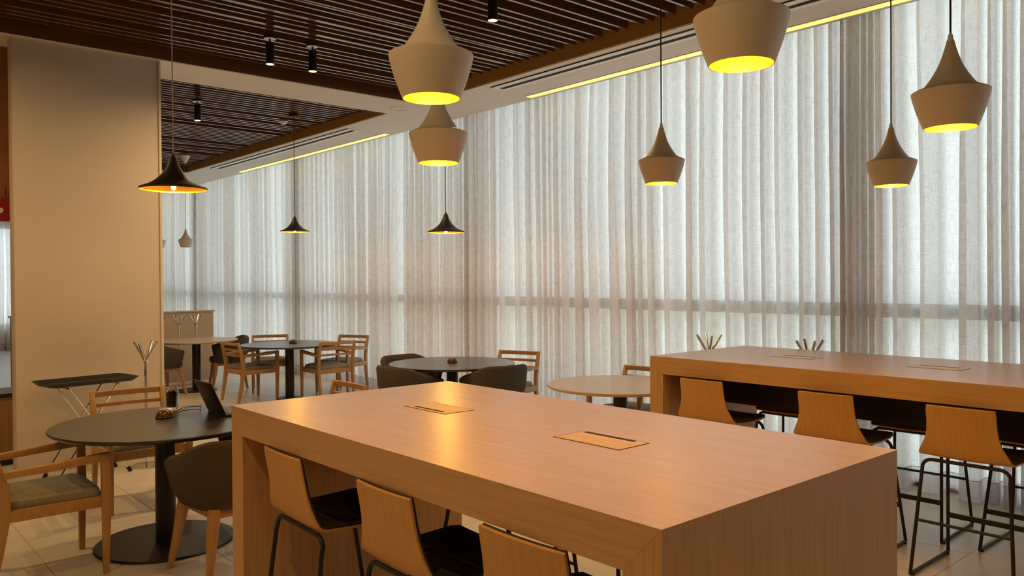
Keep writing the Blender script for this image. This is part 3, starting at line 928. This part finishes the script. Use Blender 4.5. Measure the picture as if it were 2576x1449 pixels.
for s in (-1, 1):
    MB().tube([(s * 0.20, -0.13, 0.752), (s * 0.20, 0.13, 0.752)], 0.011, 10).build('top_bar', M['chrome'], t, smooth=True)
MB().tube([(-0.04, -0.145, 0.39), (-0.04, 0.145, 0.39)], 0.007, 10).build('pivot_bar', M['chrome'], t, smooth=True)

# ------------------------------------------------------------------ small things on the tables
ZT = 0.7402
def dome(x, y, label):
    t = thing('call_button', label, 'call button', (x, y, ZT), 0, 'brown domes on the black tables')
    MB().lathe([(0.0, 0.0), (0.052, 0.0), (0.055, 0.006), (0.050, 0.012)], 28).build('base', M['black'], t, smooth=True)
    MB().lathe([(0.051, 0.012), (0.050, 0.022), (0.043, 0.036), (0.030, 0.046), (0.014, 0.050)], 28).build('cover', M['dome'], t, smooth=True)
    MB().lathe([(0.014, 0.0495), (0.012, 0.053), (0.0, 0.054)], 20).build('button', M['gold'], t, smooth=True)
dome(1.665, 5.22, 'brown dome call button beside the iced coffee')
dome(4.975, 6.60, 'brown dome call button on the middle black table')
dome(4.95, 10.18, 'brown dome call button on the far black table')

cx, cy = 1.81, 5.52
t = MB().box(-0.062, 0.062, -0.062, 0.062, 0, 0.003).build('coaster', M['coaster'], None)
t.location = (cx, cy, ZT); t.rotation_euler = (0, 0, R(20))
tag(t, 'square kraft paper coaster under the iced coffee glass', 'coaster')
t = thing('coffee_glass', 'tall clear glass of iced black coffee on a square coaster', 'glass', (cx, cy, ZT + 0.0033))
MB().lathe([(0.0, 0.0), (0.034, 0.0), (0.037, 0.004), (0.042, 0.145), (0.0395, 0.145), (0.0345, 0.014), (0.0, 0.012)], 36).build('tumbler', M['glass'], t, smooth=True)
MB().lathe([(0.0, 0.0135), (0.0338, 0.0155), (0.0380, 0.112), (0.0, 0.112)], 32).build('coffee', M['coffee'], t, smooth=True)
for k in range(4):
    a = k * 1.7
    o = MB().box(-0.010, 0.010, -0.010, 0.010, -0.010, 0.010).build('ice_cube', M['ice'], t, bevel=0.003)
    o.location = (0.018 * math.cos(a), 0.018 * math.sin(a), 0.118 + 0.004 * (k % 2)); o.rotation_euler = (0.3 * k, 0.5, 0.7 * k)

# laptop: hinge on the left, base running towards the curtain side
t = thing('laptop', 'dark open laptop seen from behind its screen on the black table', 'laptop', (1.955, 5.12, ZT), R(-1))
MB().box(0.0, 0.215, -0.155, 0.155, 0.0, 0.015).build('base', M['laptop'], t, bevel=0.004)
kb = MB().box(0.03, 0.125, -0.140, 0.140, 0.0145, 0.0158).build('keyboard', M['screen'], t)
for i in range(5):
    for j in range(12):
        if i == 0 and j == 0:
            k0 = MB().box(-0.0075, 0.0075, -0.0095, 0.0095, 0, 0.0016).build('key', M['keys'], kb)
            o = k0
        else:
            o = k0.copy(); COL.objects.link(o); o.parent = kb
        o.location = (0.042 + i * 0.018, -0.127 + j * 0.0231, 0.0158)
MB().box(0.14, 0.20, -0.05, 0.05, 0.0148, 0.0156).build('trackpad', M['keys'], t)
sc = MB().box(-0.005, 0.003, -0.155, 0.155, 0.0, 0.225).build('screen_lid', M['laptop'], t, bevel=0.002)
sc.location = (0.003, 0, 0.014); sc.rotation_euler = (0, R(-24), 0)
MB().box(0.0031, 0.0037, -0.148, 0.148, 0.012, 0.215).build('display', M['screen'], sc)

t = thing('eyeglasses', 'pair of eyeglasses lying with dark temples beside the laptop', 'eyeglasses', (1.93, 5.33, ZT + 0.02), R(160))
for s in (-1, 1):
    MB().tube([(0.0, s * 0.066, 0.0), (0.06, s * 0.068, 0.001), (0.11, s * 0.067, -0.004), (0.14, s * 0.064, -0.016)], 0.0025, 8).build('temple', M['black'], t, smooth=True)
    ring = [(0.0, s * 0.034 + 0.027 * math.cos(2 * math.pi * k / 24), 0.019 * math.sin(2 * math.pi * k / 24)) for k in range(25)]
    MB().tube(ring, 0.0018, 6, caps=False).build('rim', M['black'], t, smooth=True)
    MB().lathe([(0.0, -0.0006), (0.0185, -0.0006), (0.0185, 0.0006), (0.0, 0.0006)], 20).build('lens', M['glass'], t).matrix_local = Matrix.Translation((0, s * 0.034, 0)) @ Matrix.Rotation(R(90), 4, 'Y') @ Matrix.Diagonal((1, 1.4, 1, 1))
MB().tube([(0.0, -0.008, 0.004), (0.0, 0, 0.007), (0.0, 0.008, 0.004)], 0.0018, 6).build('bridge', M['black'], t, smooth=True)

# ------------------------------------------------------------------ what shows left of the pier
bk = structure(box('wall_portal', (XL, 1.70, 8.02, 8.28, 2.32, ZC), M['marble']), 'bronze glossy bulkhead over the passage left of the pier')
t = thing('hanging_sign', 'dark red hanging sign left of the wall pier', 'sign', (1.14, 7.98, 2.22))
box('face', (-0.26, 0.235, -0.012, 0.012, -0.10, 0.098), M['red'], t, bevel=0.002)
MB().tube([(0.12, 0, 0.098), (0.12, 0, 0.20)], 0.004, 8).build('hanger', M['black'], t)
MB().tube([(-0.2, 0, 0.098), (-0.2, 0, 0.20)], 0.004, 8).build('hanger', M['black'], t)
mb = MB()
mb.prism([(-0.06, -0.03), (0.085, -0.03), (0.095, -0.02), (0.102, 0.0), (0.095, 0.010), (0.07, 0.018), (0.04, 0.016), (0.0, 0.03), (-0.06, 0.032)], 'y', -0.0142, -0.0125)
mb.build('pictogram', M['white'], t)
t = thing('waste_station', 'wood-fronted waste station with black top left of the pier', 'cabinet', (1.05, 8.12, 0))
box('body', (-0.35, 0.285, 0.0, 0.42, 0.05, 0.60), M['cladding'], t, bevel=0.003)
box('top', (-0.37, 0.315, -0.02, 0.44, 0.60, 0.635), M['black'], t, bevel=0.004)
box('plinth', (-0.33, 0.27, 0.03, 0.40, 0.0, 0.05), M['black'], t)
box('corner_post', (0.286, 0.312, 0.0, 0.42, 0.0, 0.60), M['black'], t)
